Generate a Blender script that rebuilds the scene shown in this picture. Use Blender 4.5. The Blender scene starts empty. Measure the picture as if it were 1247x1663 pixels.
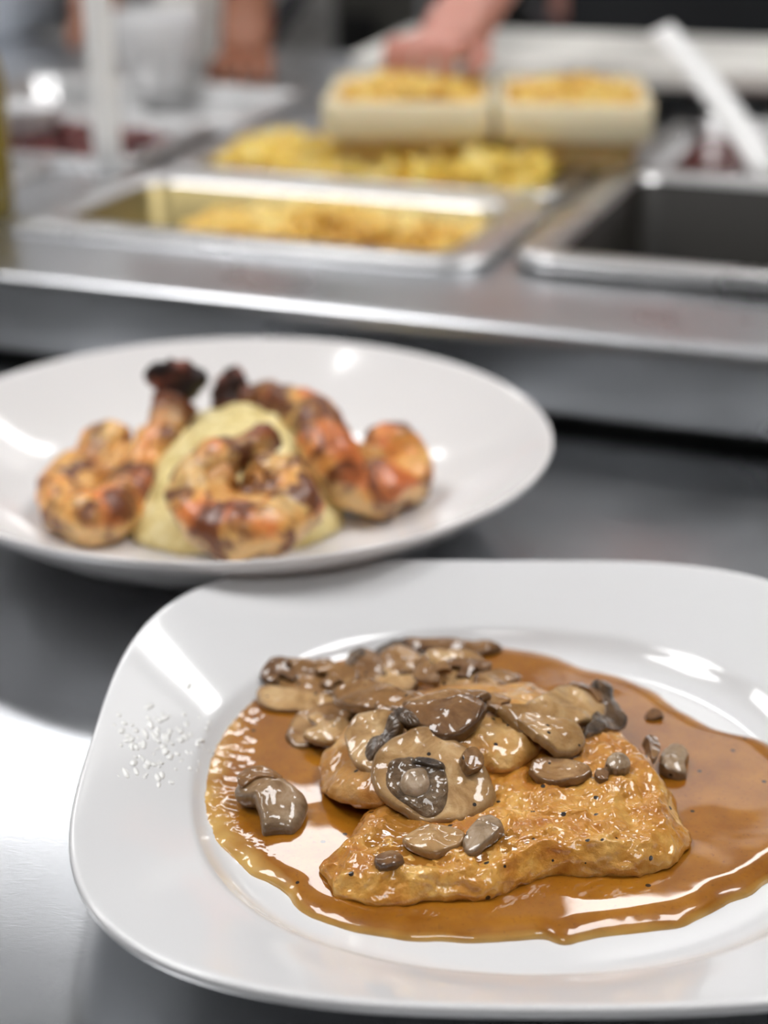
import bpy, bmesh, math, random
from mathutils import Vector, Matrix, noise

SC = bpy.context.scene
COL = SC.collection
random.seed(7)
R = math.radians

# ------------------------------------------------------------------ camera
PITCH, CAM_H, FPX = R(22.8), 0.30, 2800.0
cd = bpy.data.cameras.new('camera')
cam = bpy.data.objects.new('camera', cd)
COL.objects.link(cam)
cam.location = (0, 0, CAM_H)
cam.rotation_euler = (math.pi/2 - PITCH, 0, 0)
cd.sensor_fit = 'VERTICAL'
cd.sensor_height = 36
cd.lens = FPX/1663*36
cd.clip_start = 0.01
cd.dof.use_dof = True
cd.dof.focus_distance = 0.50
cd.dof.aperture_fstop = 5.9
SC.camera = cam

# ------------------------------------------------------------------ world, lights, exposure
w = bpy.data.worlds.new('world')
SC.world = w
w.use_nodes = True
w.node_tree.nodes['Background'].inputs[0].default_value = (0.9, 0.95, 1.0, 1)
w.node_tree.nodes['Background'].inputs[1].default_value = 0.55
SC.view_settings.view_transform = 'Standard'
SC.view_settings.look = 'None'
SC.view_settings.gamma = 1
SC.view_settings.exposure = -0.17
LIGHT_ROWS = [  # ceiling panels x0,x1,y0,y1,strength
    (-1.15, -0.55, 3.20, 3.60, 9.0),
    (-0.47, 0.02, 2.72, 3.28, 11.0),
    (0.36, 1.10, 2.62, 2.95, 13.0),
    (0.40, 1.10, 3.15, 3.85, 1.3),
    (-1.3, -0.6, 0.3, 1.1, 16.0),
    (0.5, 1.2, 0.3, 1.1, 16.0),
    (-0.35, 0.35, -1.2, -0.6, 10.0),
    (-2.2, -1.5, 1.6, 2.2, 12.0),
]
CEIL = 1.80

# ------------------------------------------------------------------ helpers
def at(px, py, z):
    u = (px-623.5)/FPX; v = (py-831.5)/FPX
    t = (CAM_H-z)/(math.sin(PITCH)+v*math.cos(PITCH))
    return Vector((u*t, (math.cos(PITCH)-v*math.sin(PITCH))*t, z))

def on_plane(px, py, p0, n):
    u = (px-623.5)/FPX; v = (py-831.5)/FPX
    d = Vector((u, math.cos(PITCH)-v*math.sin(PITCH), -math.sin(PITCH)-v*math.cos(PITCH)))
    o = Vector((0, 0, CAM_H))
    return o + d*((p0-o).dot(n)/d.dot(n))

def link(name, me, mat=None, parent=None):
    o = bpy.data.objects.new(name, me)
    COL.objects.link(o)
    if mat is not None:
        if isinstance(mat, (list, tuple)):
            for m in mat: me.materials.append(m)
        else:
            me.materials.append(mat)
    if parent is not None:
        o.parent = parent
    return o

def obj(name, bm, mat=None, parent=None, smooth=True):
    bmesh.ops.recalc_face_normals(bm, faces=bm.faces)
    me = bpy.data.meshes.new(name)
    bm.to_mesh(me); bm.free()
    if smooth:
        for p in me.polygons: p.use_smooth = True
    return link(name, me, mat, parent)

def tag(o, label=None, cat=None, group=None, kind=None):
    if label: o['label'] = label
    if cat: o['category'] = cat
    if group: o['group'] = group
    if kind: o['kind'] = kind
    return o

def empty(name, loc=(0, 0, 0), rz=0):
    o = bpy.data.objects.new(name, None)
    COL.objects.link(o)
    o.location = loc; o.rotation_euler = (0, 0, rz)
    o.empty_display_size = 0.02
    return o

def rehome(root, loc):
    """put an Empty at the thing's base while its children keep their place"""
    root.location = loc
    for c in root.children:
        c.location = c.location - Vector(loc)

def grid_faces(bm, rows, closed=True):
    n = len(rows[0])
    for a, b in zip(rows[:-1], rows[1:]):
        for i in range(n if closed else n-1):
            j = (i+1) % n
            bm.faces.new((a[i], a[j], b[j], b[i]))

def catmull(pts, n, closed=True):
    k = len(pts); out = []
    segs = k if closed else k-1
    for i in range(n if closed else n+1):
        t = i*segs/n
        s = min(int(t), segs-1); f = t-s
        def g(j):
            return Vector(pts[j % k]) if closed else Vector(pts[max(0, min(k-1, j))])
        p0, p1, p2, p3 = g(s-1), g(s), g(s+1), g(s+2)
        out.append(0.5*((2*p1)+(p2-p0)*f+(2*p0-5*p1+4*p2-p3)*f*f+(3*p1-p0-3*p2+p3)*f**3))
    return out

def box_bm(bm, x0, x1, y0, y1, z0, z1, M=None):
    vs = []
    for z in (z0, z1):
        for x, y in ((x0, y0), (x1, y0), (x1, y1), (x0, y1)):
            p = Vector((x, y, z))
            if M is not None: p = M @ p
            vs.append(bm.verts.new(p))
    for f in ((0, 3, 2, 1), (4, 5, 6, 7), (0, 1, 5, 4), (1, 2, 6, 5), (2, 3, 7, 6), (3, 0, 4, 7)):
        bm.faces.new([vs[i] for i in f])

def bevel(o, wdt, seg=3):
    m = o.modifiers.new('bevel', 'BEVEL'); m.width = wdt; m.segments = seg; m.limit_method = 'ANGLE'
    return o

def fbm(p, s, o=4):
    return noise.fractal(Vector(p)*s, 1.0, 2.0, o)

def tube_bm(bm, path, radii, seg=16, flat=1.0, up=Vector((0, 0, 1)), cap=True, nz=0.0, nscale=200):
    rows = []
    n = len(path)
    for i, p in enumerate(path):
        t = (path[min(i+1, n-1)]-path[max(i-1, 0)]).normalized()
        a = t.cross(up)
        if a.length < 1e-4: a = Vector((1, 0, 0))
        a.normalize(); b = a.cross(t).normalized()
        row = []
        for k in range(seg):
            th = 2*math.pi*k/seg
            d = a*math.cos(th)+b*math.sin(th)*flat
            q = p+d*radii[i]
            if nz: q = q+d.normalized()*fbm(q, nscale, 3)*nz
            row.append(bm.verts.new(q))
        rows.append(row)
    grid_faces(bm, rows)
    if cap:
        for row, p in ((rows[0], path[0]), (rows[-1], path[-1])):
            c = bm.verts.new(p)
            for k in range(seg):
                bm.faces.new((c, row[k], row[(k+1) % seg]))
    return rows

# ------------------------------------------------------------------ materials
def new_mat(name):
    m = bpy.data.materials.new(name); m.use_nodes = True
    nt = m.node_tree
    return m, nt, nt.nodes['Principled BSDF']

def setp(b, **k):
    names = dict(color='Base Color', rough='Roughness', metal='Metallic', coat='Coat Weight', coat_rough='Coat Roughness',
                 sss='Subsurface Weight', sss_r='Subsurface Radius', sss_s='Subsurface Scale', ior='IOR', spec='Specular IOR Level',
                 trans='Transmission Weight', aniso='Anisotropic')
    for a, v in k.items():
        if a == 'color' and len(v) == 3: v = (*v, 1)
        b.inputs[names[a]].default_value = v

def simple(name, color, rough=0.5, **k):
    m, nt, b = new_mat(name); setp(b, color=color, rough=rough, **k); return m

def tex_noise(nt, scale, detail=4, rough=0.55, vec=None, dist=0):
    n = nt.nodes.new('ShaderNodeTexNoise'); n.inputs['Scale'].default_value = scale
    n.inputs['Detail'].default_value = detail; n.inputs['Roughness'].default_value = rough
    n.inputs['Distortion'].default_value = dist
    if vec is None:
        g = nt.nodes.new('ShaderNodeNewGeometry'); vec = g.outputs['Position']
    nt.links.new(vec, n.inputs['Vector'])
    return n.outputs['Fac']

def ramp(nt, src, stops):
    r = nt.nodes.new('ShaderNodeValToRGB')
    e = r.color_ramp.elements
    while len(e) < len(stops): e.new(0.5)
    for i, (p, c) in enumerate(stops):
        e[i].position = p
        e[i].color = (*c, 1) if len(c) == 3 else c
    nt.links.new(src, r.inputs[0])
    return r.outputs[0]

def mixc(nt, fac, a, b):
    m = nt.nodes.new('ShaderNodeMix'); m.data_type = 'RGBA'
    for s, v in ((m.inputs[0], fac), (m.inputs[6], a), (m.inputs[7], b)):
        if hasattr(v, 'links'): nt.links.new(v, s)
        elif isinstance(v, (int, float)): s.default_value = v
        else: s.default_value = (*v, 1)
    return m.outputs[2]

def bump(nt, b, src, strength=0.3, dist=0.001, coat=True):
    n = nt.nodes.new('ShaderNodeBump'); n.inputs['Strength'].default_value = strength
    n.inputs['Distance'].default_value = dist
    nt.links.new(src, n.inputs['Height'])
    nt.links.new(n.outputs[0], b.inputs['Normal'])
    if coat: nt.links.new(n.outputs[0], b.inputs['Coat Normal'])
    return n.outputs[0]

def coat_bump(nt, b, scale, strength, dist):
    n = nt.nodes.new('ShaderNodeBump'); n.inputs['Strength'].default_value = strength
    n.inputs['Distance'].default_value = dist
    nt.links.new(tex_noise(nt, scale, 2.5, 0.45, None, 0.5), n.inputs['Height'])
    for l in list(b.inputs['Coat Normal'].links): nt.links.remove(l)
    nt.links.new(n.outputs[0], b.inputs['Coat Normal'])

def specks(nt, scale, size, keep):
    """small irregular flecks: cracked pepper"""
    g = nt.nodes.new('ShaderNodeNewGeometry')
    v = nt.nodes.new('ShaderNodeTexVoronoi'); v.inputs['Scale'].default_value = scale
    nt.links.new(g.outputs['Position'], v.inputs['Vector'])
    lt = nt.nodes.new('ShaderNodeMath'); lt.operation = 'LESS_THAN'; lt.inputs[1].default_value = size
    nt.links.new(v.outputs['Distance'], lt.inputs[0])
    sp = nt.nodes.new('ShaderNodeSeparateColor'); nt.links.new(v.outputs['Color'], sp.inputs[0])
    gt = nt.nodes.new('ShaderNodeMath'); gt.operation = 'LESS_THAN'; gt.inputs[1].default_value = keep
    nt.links.new(sp.outputs[0], gt.inputs[0])
    mu = nt.nodes.new('ShaderNodeMath'); mu.operation = 'MULTIPLY'
    nt.links.new(lt.outputs[0], mu.inputs[0]); nt.links.new(gt.outputs[0], mu.inputs[1])
    return mu.outputs[0]

def steel(name, color=(0.56, 0.56, 0.57), rough=0.3, scratch=0.25, rot=0.0, grain=(6, 320, 320)):
    m, nt, b = new_mat(name)
    setp(b, color=color, metal=1.0)
    g = nt.nodes.new('ShaderNodeNewGeometry')
    mp = nt.nodes.new('ShaderNodeMapping'); mp.inputs['Rotation'].default_value = (0, 0, rot)
    mp.inputs['Scale'].default_value = grain
    nt.links.new(g.outputs['Position'], mp.inputs['Vector'])
    br = tex_noise(nt, 3, 3, 0.6, mp.outputs[0])
    big = tex_noise(nt, 9, 4, 0.6)
    r = nt.nodes.new('ShaderNodeMapRange')
    r.inputs['From Min'].default_value = 0.3; r.inputs['From Max'].default_value = 0.7
    r.inputs['To Min'].default_value = rough*0.82; r.inputs['To Max'].default_value = rough*1.2
    nt.links.new(big, r.inputs['Value']); nt.links.new(r.outputs[0], b.inputs['Roughness'])
    # fine curved scratches
    wv = tex_noise(nt, 14, 2, 0.5, None, 1.2)
    sc = ramp(nt, wv, [(0.492, (0, 0, 0)), (0.5, (1, 1, 1)), (0.508, (0, 0, 0))])
    add = nt.nodes.new('ShaderNodeMath'); add.operation = 'MULTIPLY_ADD'
    nt.links.new(sc, add.inputs[0]); add.inputs[1].default_value = -0.04; nt.links.new(br, add.inputs[2])
    bump(nt, b, add.outputs[0], scratch, 0.0004, False)
    return m

M = {}
M['porcelain'] = simple('porcelain', (0.72, 0.72, 0.725), 0.09, coat=0.5, coat_rough=0.04)
M['porcelain_warm'] = simple('porcelain_warm', (0.79, 0.77, 0.765), 0.12, coat=0.4, coat_rough=0.06)
M['table_steel'] = steel('table_steel', (0.52, 0.535, 0.555), 0.22, 0.05, R(55), (150, 260, 260))
M['unit_steel'] = steel('unit_steel', (0.60, 0.61, 0.63), 0.30, 0.15, R(20))
M['pan_steel'] = steel('pan_steel', (0.66, 0.66, 0.66), 0.30, 0.10)
M['dark_steel'] = steel('dark_steel', (0.10, 0.10, 0.10), 0.4, 0.1)
M['wall_paint'] = simple('wall_paint', (0.70, 0.71, 0.72), 0.6)
M['wall_dark'] = simple('wall_dark', (0.07, 0.068, 0.065), 0.6)
M['ceiling_paint'] = simple('ceiling_paint', (0.34, 0.33, 0.32), 0.8)
M['floor_tile'] = simple('floor_tile', (0.07, 0.065, 0.06), 0.5)

# ------------------------------------------------------------------ the setting
def slab_struct(name, x0, x1, y0, y1, z0, z1, mat):
    bm = bmesh.new(); box_bm(bm, x0, x1, y0, y1, z0, z1)
    o = obj(name, bm, mat, smooth=False); o['kind'] = 'structure'; return o
slab_struct('floor', -3.6, 3.6, -2.6, 4.6, -0.95, -0.90, M['floor_tile'])
slab_struct('ceiling', -3.6, 3.6, -2.6, 4.6, CEIL, CEIL+0.05, M['ceiling_paint'])
slab_struct('wall_back', -3.6, 3.6, 4.5, 4.6, -0.9, CEIL, M['wall_paint'])
slab_struct('wall_left', -3.6, -3.5, -2.6, 4.5, -0.9, CEIL, M['wall_paint'])
slab_struct('wall_right', 3.5, 3.6, -2.6, 4.5, -0.9, CEIL, M['wall_paint'])

slab_struct('added_dark_wall', -3.6, 3.6, -2.7, -2.6, -0.9, CEIL, M['wall_dark'])  # unseen wall behind the camera, added dark so the steel front reflects dark
WHERE = ['above the far left of the steam table', 'above the steam table, next to the middle of the room', 'above the right of the steam table, nearer one', 'above the right of the steam table, dimmer and furthest back',
         'over the left side of the near counter', 'over the right side of the near counter', 'behind the camera', 'at far left of the kitchen']
for i, (x0, x1, y0, y1, s) in enumerate(LIGHT_ROWS):
    m, nt, b = new_mat('lamp_diffuser_%d' % i)
    setp(b, color=(0.9, 0.9, 0.9))
    b.inputs['Emission Color'].default_value = (1.0, 0.99, 0.985, 1)
    b.inputs['Emission Strength'].default_value = s
    t = empty('ceiling_light', ((x0+x1)/2, (y0+y1)/2, CEIL))
    tag(t, 'flat white ceiling light panel ' + WHERE[i], 'ceiling light')
    hw, hd = (x1-x0)/2, (y1-y0)/2
    bm = bmesh.new()
    for a in ((-hw, hw, -hd, -hd+0.02), (-hw, hw, hd-0.02, hd), (-hw, -hw+0.02, -hd+0.02, hd-0.02), (hw-0.02, hw, -hd+0.02, hd-0.02)):
        box_bm(bm, a[0], a[1], a[2], a[3], -0.02, 0)
    obj('frame', bm, M['pan_steel'], t, False)
    bm = bmesh.new(); box_bm(bm, -hw+0.02, hw-0.02, -hd+0.02, hd-0.02, -0.012, 0)
    obj('diffuser', bm, m, t, False)

# ------------------------------------------------------------------ near counter
# ------------------------------------------------------------------ steam table unit
UO = Vector((-0.2126, 0.9303, 0))
UA = R(-20.2)
UT = 0.052
UM = Matrix.Translation(UO) @ Matrix.Rotation(UA, 4, 'Z')
def uv(u, v, z): return UM @ Vector((u, v, z))
unit = empty('steam_table', UO, UA)
tag(unit, 'raised stainless steam table unit with wells holding food pans', 'steam table')
WELLS = [(-0.030, 0.240, 0.092, 0.248), (-0.030, 0.240, 0.266, 0.42), (0.268, 0.510, 0.108, 0.350), (0.268, 0.510, 0.372, 0.60),
         (-0.330, -0.120, 0.10, 0.25), (-0.330, -0.055, 0.27, 0.42), (-0.330, -0.055, 0.44, 0.60)]
us = sorted({-0.9, 1.3} | {a for wl in WELLS for a in wl[:2]})
vs_ = sorted({0.006, 0.86} | {a for wl in WELLS for a in wl[2:]})
bm = bmesh.new(); cache = {}
def gv(u, v):
    if (u, v) not in cache: cache[(u, v)] = bm.verts.new((u, v, UT))
    return cache[(u, v)]
for i in range(len(us)-1):
    for j in range(len(vs_)-1):
        uc, vc = (us[i]+us[i+1])/2, (vs_[j]+vs_[j+1])/2
        if any(a < uc < b and c < vc < d for a, b, c, d in WELLS): continue
        bm.faces.new((gv(us[i], vs_[j]), gv(us[i+1], vs_[j]), gv(us[i+1], vs_[j+1]), gv(us[i], vs_[j+1])))
obj('top_sheet', bm, M['unit_steel'], unit, False)
# front: rolled edge then face
prof = [(0.006, UT)]
for k in range(1, 9):
    a = math.pi/2*k/8
    prof.append((0.006-0.006*math.sin(a), UT-0.006+0.006*math.cos(a)))
prof += [(0.0, UT-0.012), (0.0015, UT-0.016), (0.0015, 0.009), (0.003, 0.007), (0.012, 0.007)]
bm = bmesh.new()
rows = [[bm.verts.new((u, y, z)) for u in (-0.9, 1.3)] for y, z in prof]
grid_faces(bm, rows, False)
obj('front_panel', bm, M['unit_steel'], unit)
bm = bmesh.new(); box_bm(bm, -0.9, 1.3, 0.012, 0.016, -0.12, 0.007)
obj('recess_shadow_strip', bm, M['dark_steel'], unit, False)  # dark colour stands in for the shadow in the gap below the panel
bm = bmesh.new(); box_bm(bm, -0.9, 1.3, 0.02, 0.855, -0.9, -0.12)
obj('cabinet', bm, M['unit_steel'], unit, False)
bm = bmesh.new()
for (a, b, c, d) in WELLS:
    for (p, q) in (((a, c), (b, c)), ((b, c), (b, d)), ((b, d), (a, d)), ((a, d), (a, c))):
        f = [bm.verts.new((p[0], p[1], UT)), bm.verts.new((q[0], q[1], UT)), bm.verts.new((q[0], q[1], -0.12)), bm.verts.new((p[0], p[1], -0.12))]
        bm.faces.new(f)
obj('well_walls', bm, M['dark_steel'], unit, False)

t = empty('steel_counter', (UO.x, UO.y, -0.9), UA)
tag(t, 'scratched brushed stainless steel counter carrying both white plates', 'counter')
bm = bmesh.new(); box_bm(bm, -1.2, 1.4, -1.15, -0.002, 0.86, 0.90)
o = obj('countertop', bm, M['table_steel'], t, False); bevel(o, 0.002)
for u in (-1.1, 1.3):
    for v in (-1.07, -0.08):
        bm = bmesh.new(); tube_bm(bm, [Vector((u, v, 0)), Vector((u, v, 0.86))], [0.022, 0.022], 20)
        obj('leg', bm, M['unit_steel'], t)

def rrect(u0, u1, v0, v1, r, z, n=7):
    pts = []
    for cx, cy, a0 in ((u1-r, v0+r, -90), (u1-r, v1-r, 0), (u0+r, v1-r, 90), (u0+r, v0+r, 180)):
        for k in range(n+1):
            a = R(a0+90*k/n); pts.append(Vector((cx+r*math.cos(a), cy+r*math.sin(a), z)))
    return pts

def pan(u0, u1, v0, v1, depth, label, rim=0.022, mat='pan_steel', inner=None, zr=0.006, Mx=None, group='food pans in the steam table', z0=UT, name='food_pan', cat='pan'):
    """hotel pan: outer size u0..u1, v0..v1 in the unit's frame"""
    Mx = Mx or UM
    c = Vector(((u0+u1)/2, (v0+v1)/2, 0))
    root_loc = Mx @ Vector((c.x, c.y, z0))
    L = [rrect(u0, u1, v0, v1, 0.025, zr-0.006)]
    L.append(rrect(u0, u1, v0, v1, 0.025, zr-0.001))
    L.append(rrect(u0+0.001, u1-0.001, v0+0.001, v1-0.001, 0.025, zr))
    L.append(rrect(u0+rim*0.8, u1-rim*0.8, v0+rim*0.8, v1-rim*0.8, 0.02, zr))
    L.append(rrect(u0+rim, u1-rim, v0+rim, v1-rim, 0.02, zr-0.003))
    L.append(rrect(u0+rim+0.004, u1-rim-0.004, v0+rim+0.004, v1-rim-0.004, 0.02, zr-depth*0.85))
    L.append(rrect(u0+rim+0.014, u1-rim-0.014, v0+rim+0.014, v1-rim-0.014, 0.015, zr-depth))
    bm = bmesh.new(); rows = [[bm.verts.new(p-c) for p in l] for l in L]
    grid_faces(bm, rows); bm.faces.new(rows[-1])
    o = obj(name, bm, [M[mat], M[inner or mat]]); o.location = root_loc; o.rotation_euler = (0, 0, Mx.to_euler().z)
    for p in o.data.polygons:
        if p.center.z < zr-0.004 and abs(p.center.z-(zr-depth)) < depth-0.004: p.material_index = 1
    s = o.modifiers.new('thickness', 'SOLIDIFY'); s.thickness = 0.001
    tag(o, label, cat, group)
    return o

def pasta(name, u0, u1, v0, v1, z, n, label, mat, heap=0.0, Mx=None, cat='food', r=0.0042, ln=0.014, z0=UT, heapc=None):
    """a bed of loose short pasta tubes, heaped"""
    Mx = Mx or UM
    c = Mx @ Vector(((u0+u1)/2, (v0+v1)/2, z0+z))
    bm = bmesh.new()
    W, D = (u1-u0)/2, (v1-v0)/2
    hc = heapc or (0, 0)
    def hz(x, y):
        q = max(0, 1-((x-hc[0]*W)/W)**2-((y-hc[1]*D)/D)**2)
        return heap*q + 0.003*fbm((x, y, z), 60, 3)
    NX, NY = 22, 14
    rows = [[bm.verts.new((W*(2*i/NX-1), D*(2*j/NY-1), hz(W*(2*i/NX-1), D*(2*j/NY-1))-0.004)) for i in range(NX+1)] for j in range(NY+1)]
    grid_faces(bm, rows, False)
    for k in range(n):
        x = random.uniform(-W, W)*0.96; y = random.uniform(-D, D)*0.96
        p = Vector((x, y, hz(x, y)+random.uniform(-0.001, 0.003)))
        d = Vector((random.gauss(0, 1), random.gauss(0, 1), random.gauss(0, 0.35))).normalized()*ln/2
        tube_bm(bm, [p-d, p, p+d], [r*0.9, r, r*0.9], 7)
    o = obj(name, bm, mat); o.location = c; o.rotation_euler = (0, 0, Mx.to_euler().z)
    tag(o, label, cat, kind='stuff')
    return o

def food_mat(name, stops, scale=60, rough=0.35):
    m, nt, b = new_mat(name)
    c = ramp(nt, tex_noise(nt, scale, 3), stops)
    nt.links.new(c, b.inputs['Base Color']); setp(b, rough=rough, sss=0.15, sss_r=(0.6, 0.35, 0.1), sss_s=0.004)
    return m
M['pasta'] = food_mat('pasta_yellow', [(0.35, (0.62, 0.30, 0.03)), (0.5, (0.80, 0.52, 0.10)), (0.68, (0.86, 0.66, 0.22))])
M['pasta_deep'] = food_mat('pasta_amber', [(0.35, (0.62, 0.32, 0.03)), (0.5, (0.84, 0.55, 0.12)), (0.68, (0.92, 0.74, 0.28))], 25)
M['pasta_bright'] = food_mat('pasta_bright', [(0.35, (0.70, 0.42, 0.04)), (0.5, (0.88, 0.65, 0.12)), (0.68, (0.92, 0.80, 0.40))])
M['red_sauce'] = simple('red_sauce', (0.10, 0.012, 0.008), 0.25)
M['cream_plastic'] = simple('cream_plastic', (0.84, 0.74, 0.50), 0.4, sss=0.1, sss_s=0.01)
M['white_plastic'] = simple('white_plastic', (0.82, 0.81, 0.76), 0.45)

M['oily_steel'] = simple('oily_steel', (0.30, 0.24, 0.10), 0.38, metal=0.6)
M['black_inner'] = simple('black_inner', (0.012, 0.010, 0.007), 0.5)  # near-black colour for the inner faces of the empty pan
pan(-0.055, 0.252, 0.082, 0.262, 0.055, 'wide shallow steel pan of amber pasta, nearest the front edge of the steam table', rim=0.030, inner='oily_steel')
pan(-0.040, 0.246, 0.266, 0.424, 0.05, 'steel pan of bright yellow pasta directly behind the amber pasta pan', rim=0.016, inner='oily_steel')
pan(0.262, 0.520, 0.100, 0.358, 0.15, 'deep empty steel pan with dark inside at right of the steam table', rim=0.022, zr=0.009, inner='black_inner')
pan(0.262, 0.520, 0.366, 0.610, 0.06, 'steel pan of dark red sauce behind the empty pan', rim=0.014)
pan(-0.345, -0.108, 0.092, 0.262, 0.05, 'empty steel pan at the left edge of the steam table, nearest the counter', rim=0.022)
pan(-0.345, -0.062, 0.268, 0.43, 0.05, 'steel pan of dark red beans, middle of the left column of pans', rim=0.016)
pan(-0.345, -0.050, 0.436, 0.612, 0.05, 'empty steel pan at far left, furthest back of the left column of pans', rim=0.016)
pasta('pasta', 0.03, 0.215, 0.116, 0.226, -0.011, 280, 'amber coloured cooked pasta lying low in the front steel pan', M['pasta_deep'], 0.016, heapc=(0.1, -0.1), cat='pasta')
pasta('pasta', -0.02, 0.228, 0.284, 0.408, 0.004, 260, 'bright yellow pasta heaped in the second steel pan', M['pasta_bright'], 0.014, heapc=(0.5, 0), cat='pasta')
bm = bmesh.new()
rows = [[bm.verts.new((0.278+0.226*i/20, 0.382+0.212*j/20, UT-0.012+0.003*fbm((i, j, 1), 0.35, 3))) for i in range(21)] for j in range(21)]
grid_faces(bm, rows, False)
o = obj('red_sauce', bm, M['red_sauce']); o.location = UO; o.rotation_euler = (0, 0, UA)
tag(o, 'dark red sauce filling the pan behind the empty pan', 'sauce', kind='stuff')
M['beans'] = food_mat('bean_red', [(0.35, (0.04, 0.008, 0.008)), (0.5, (0.12, 0.02, 0.02)), (0.68, (0.25, 0.08, 0.07))])
pasta('red_beans', -0.325, -0.085, 0.286, 0.41, -0.004, 250, 'dark red beans in the left steel pan', M['beans'], 0.012, cat='beans', r=0.005, ln=0.010)

# cream tubs heaped with yellow pasta, standing behind the pans
tl, tr = at(520, 166, 0.104), at(1066, 172, 0.104)
ang = math.atan2(tr.y-tl.y, tr.x-tl.x)
TM = Matrix.Translation((tl.x, tl.y, 0)) @ Matrix.Rotation(ang, 4, 'Z')
TW = (tr-tl).length
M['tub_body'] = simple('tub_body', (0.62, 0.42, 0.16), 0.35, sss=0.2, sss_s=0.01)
for k, (a, b, lb, hp) in enumerate(((0, TW*0.515, 'cream plastic tub heaped with yellow pasta, left of the pair behind the pans', 0.012),
                                (TW*0.53, TW, 'cream plastic tub of yellow pasta, right of the pair behind the pans', 0.010))):
    hw = (b-a)/2; D = 0.065
    c = TM @ Vector(((a+b)/2, D, UT+0.0005))
    root = empty('food_tub', c, ang); tag(root, lb, 'tub', 'cream tubs behind the pans')
    L = [rrect(-hw+i, hw-i, -D+i, D-i, r, z) for z, i, r in ((0.0, 0.020, 0.012), (0.004, 0.012, 0.014), (0.028, 0.007, 0.014), (0.028, 0.010, 0.014), (0.006, 0.016, 0.012))]
    bm = bmesh.new(); rows = [[bm.verts.new(p) for p in l] for l in L]
    grid_faces(bm, rows); bm.faces.new(rows[-1]); bm.faces.new(rows[0])
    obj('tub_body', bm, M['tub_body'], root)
    L = [rrect(-hw+i, hw-i, -D+i, D-i, r, z) for z, i, r in ((0.0265, 0.008, 0.014), (0.0262, 0.001, 0.016), (0.0275, 0.0, 0.016), (0.050, 0.0, 0.016), (0.0515, 0.0015, 0.016), (0.0515, 0.005, 0.014), (0.030, 0.008, 0.013))]
    bm = bmesh.new(); rows = [[bm.verts.new(p) for p in l] for l in L]
    grid_faces(bm, rows)
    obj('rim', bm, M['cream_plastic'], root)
    pasta('pasta', a+0.010, b-0.010, 0.010, 2*D-0.010, 0.043, 260, 'yellow pasta heaped in the %s cream tub' % ('left', 'right')[k], M['pasta'], hp, TM, 'pasta')

# ------------------------------------------------------------------ porcelain plates
def superR(th, a, n):
    return a/((abs(math.cos(th))**n+abs(math.sin(th))**n)**(1/n))

def plate(name, centre, outer, prof, mat, seg=192, rz=0):
    """prof: list of (s, z, blend) ; radius = s * lerp(circle, outline, blend)"""
    bm = bmesh.new(); rows = []
    A = outer(math.pi/2)
    for s, z, bl, lift in prof:
        row = []
        for k in range(seg):
            th = 2*math.pi*k/seg
            r = s*(A*(1-bl)+outer(th)*bl)
            row.append(bm.verts.new((r*math.cos(th), r*math.sin(th), z+lift*(outer(th)/A-1))))
        rows.append(row)
    grid_faces(bm, rows)
    for row in (rows[0], rows[-1]):
        c = bm.verts.new((0, 0, row[0].co.z))
        for k in range(seg): bm.faces.new((c, row[k], row[(k+1) % seg]))
    o = obj(name, bm, mat); o.location = centre; o.rotation_euler = (0, 0, rz)
    m = o.modifiers.new('subdivision', 'SUBSURF'); m.levels = 1; m.render_levels = 1
    return o

SQ = Vector((0.0402, 0.4672, 0.0))
sq_prof = [(0.30, 0.0075, 0.0, 0), (0.62, 0.0078, 0.15, 0), (0.70, 0.0084, 0.2, 0), (0.728, 0.0100, 0.25, 0), (0.75, 0.0128, 0.3, 0),
           (0.765, 0.0156, 0.32, 0), (0.782, 0.0164, 0.4, 0), (0.83, 0.0196, 0.6, .004), (0.90, 0.0238, 0.8, .008), (0.96, 0.0272, 0.95, .010), (0.985, 0.0288, 1.0, .010), (0.996, 0.0290, 1.0, .010),
           (1.0, 0.0278, 1.0, .010), (0.999, 0.0260, 1.0, .010), (0.99, 0.0244, 1.0, .010), (0.95, 0.0216, 0.95, .010), (0.80, 0.0140, 0.6, .004),
           (0.68, 0.0066, 0.3, 0), (0.62, 0.0045, 0.2, 0), (0.61, 0.0006, 0.2, 0), (0.60, 0.0, 0.2, 0), (0.585, 0.0004, 0.2, 0), (0.575, 0.0030, 0.2, 0), (0.3, 0.0030, 0, 0)]
o = plate('square_plate', SQ, lambda th: superR(th, 0.131, 3.3), sq_prof, M['porcelain'], rz=R(-0.4))
tag(o, 'glossy white rounded-square plate in front holding chicken in brown sauce', 'plate')
RD = Vector((-0.0657, 0.7095, 0.0))
rd_prof = [(0.2, 0.0090, 0, 0), (0.55, 0.0095, 0, 0), (0.66, 0.0120, 0, 0), (0.76, 0.0185, 0, 0), (0.86, 0.0275, 0, 0), (0.94, 0.0355, 0, 0), (0.985, 0.0402, 0, 0), (0.996, 0.0406, 0, 0),
           (1.0, 0.0392, 0, 0), (0.995, 0.0372, 0, 0), (0.94, 0.0310, 0, 0), (0.84, 0.0205, 0, 0), (0.72, 0.0100, 0, 0), (0.60, 0.0050, 0, 0), (0.585, 0.0008, 0, 0), (0.575, 0.0, 0, 0),
           (0.56, 0.0006, 0, 0), (0.55, 0.0035, 0, 0), (0.2, 0.0035, 0, 0)]
o = plate('round_plate', RD, lambda th: 0.1395, rd_prof, M['porcelain_warm'])
tag(o, 'round white coupe plate behind, holding grilled shrimp on pale mash', 'plate')

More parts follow.
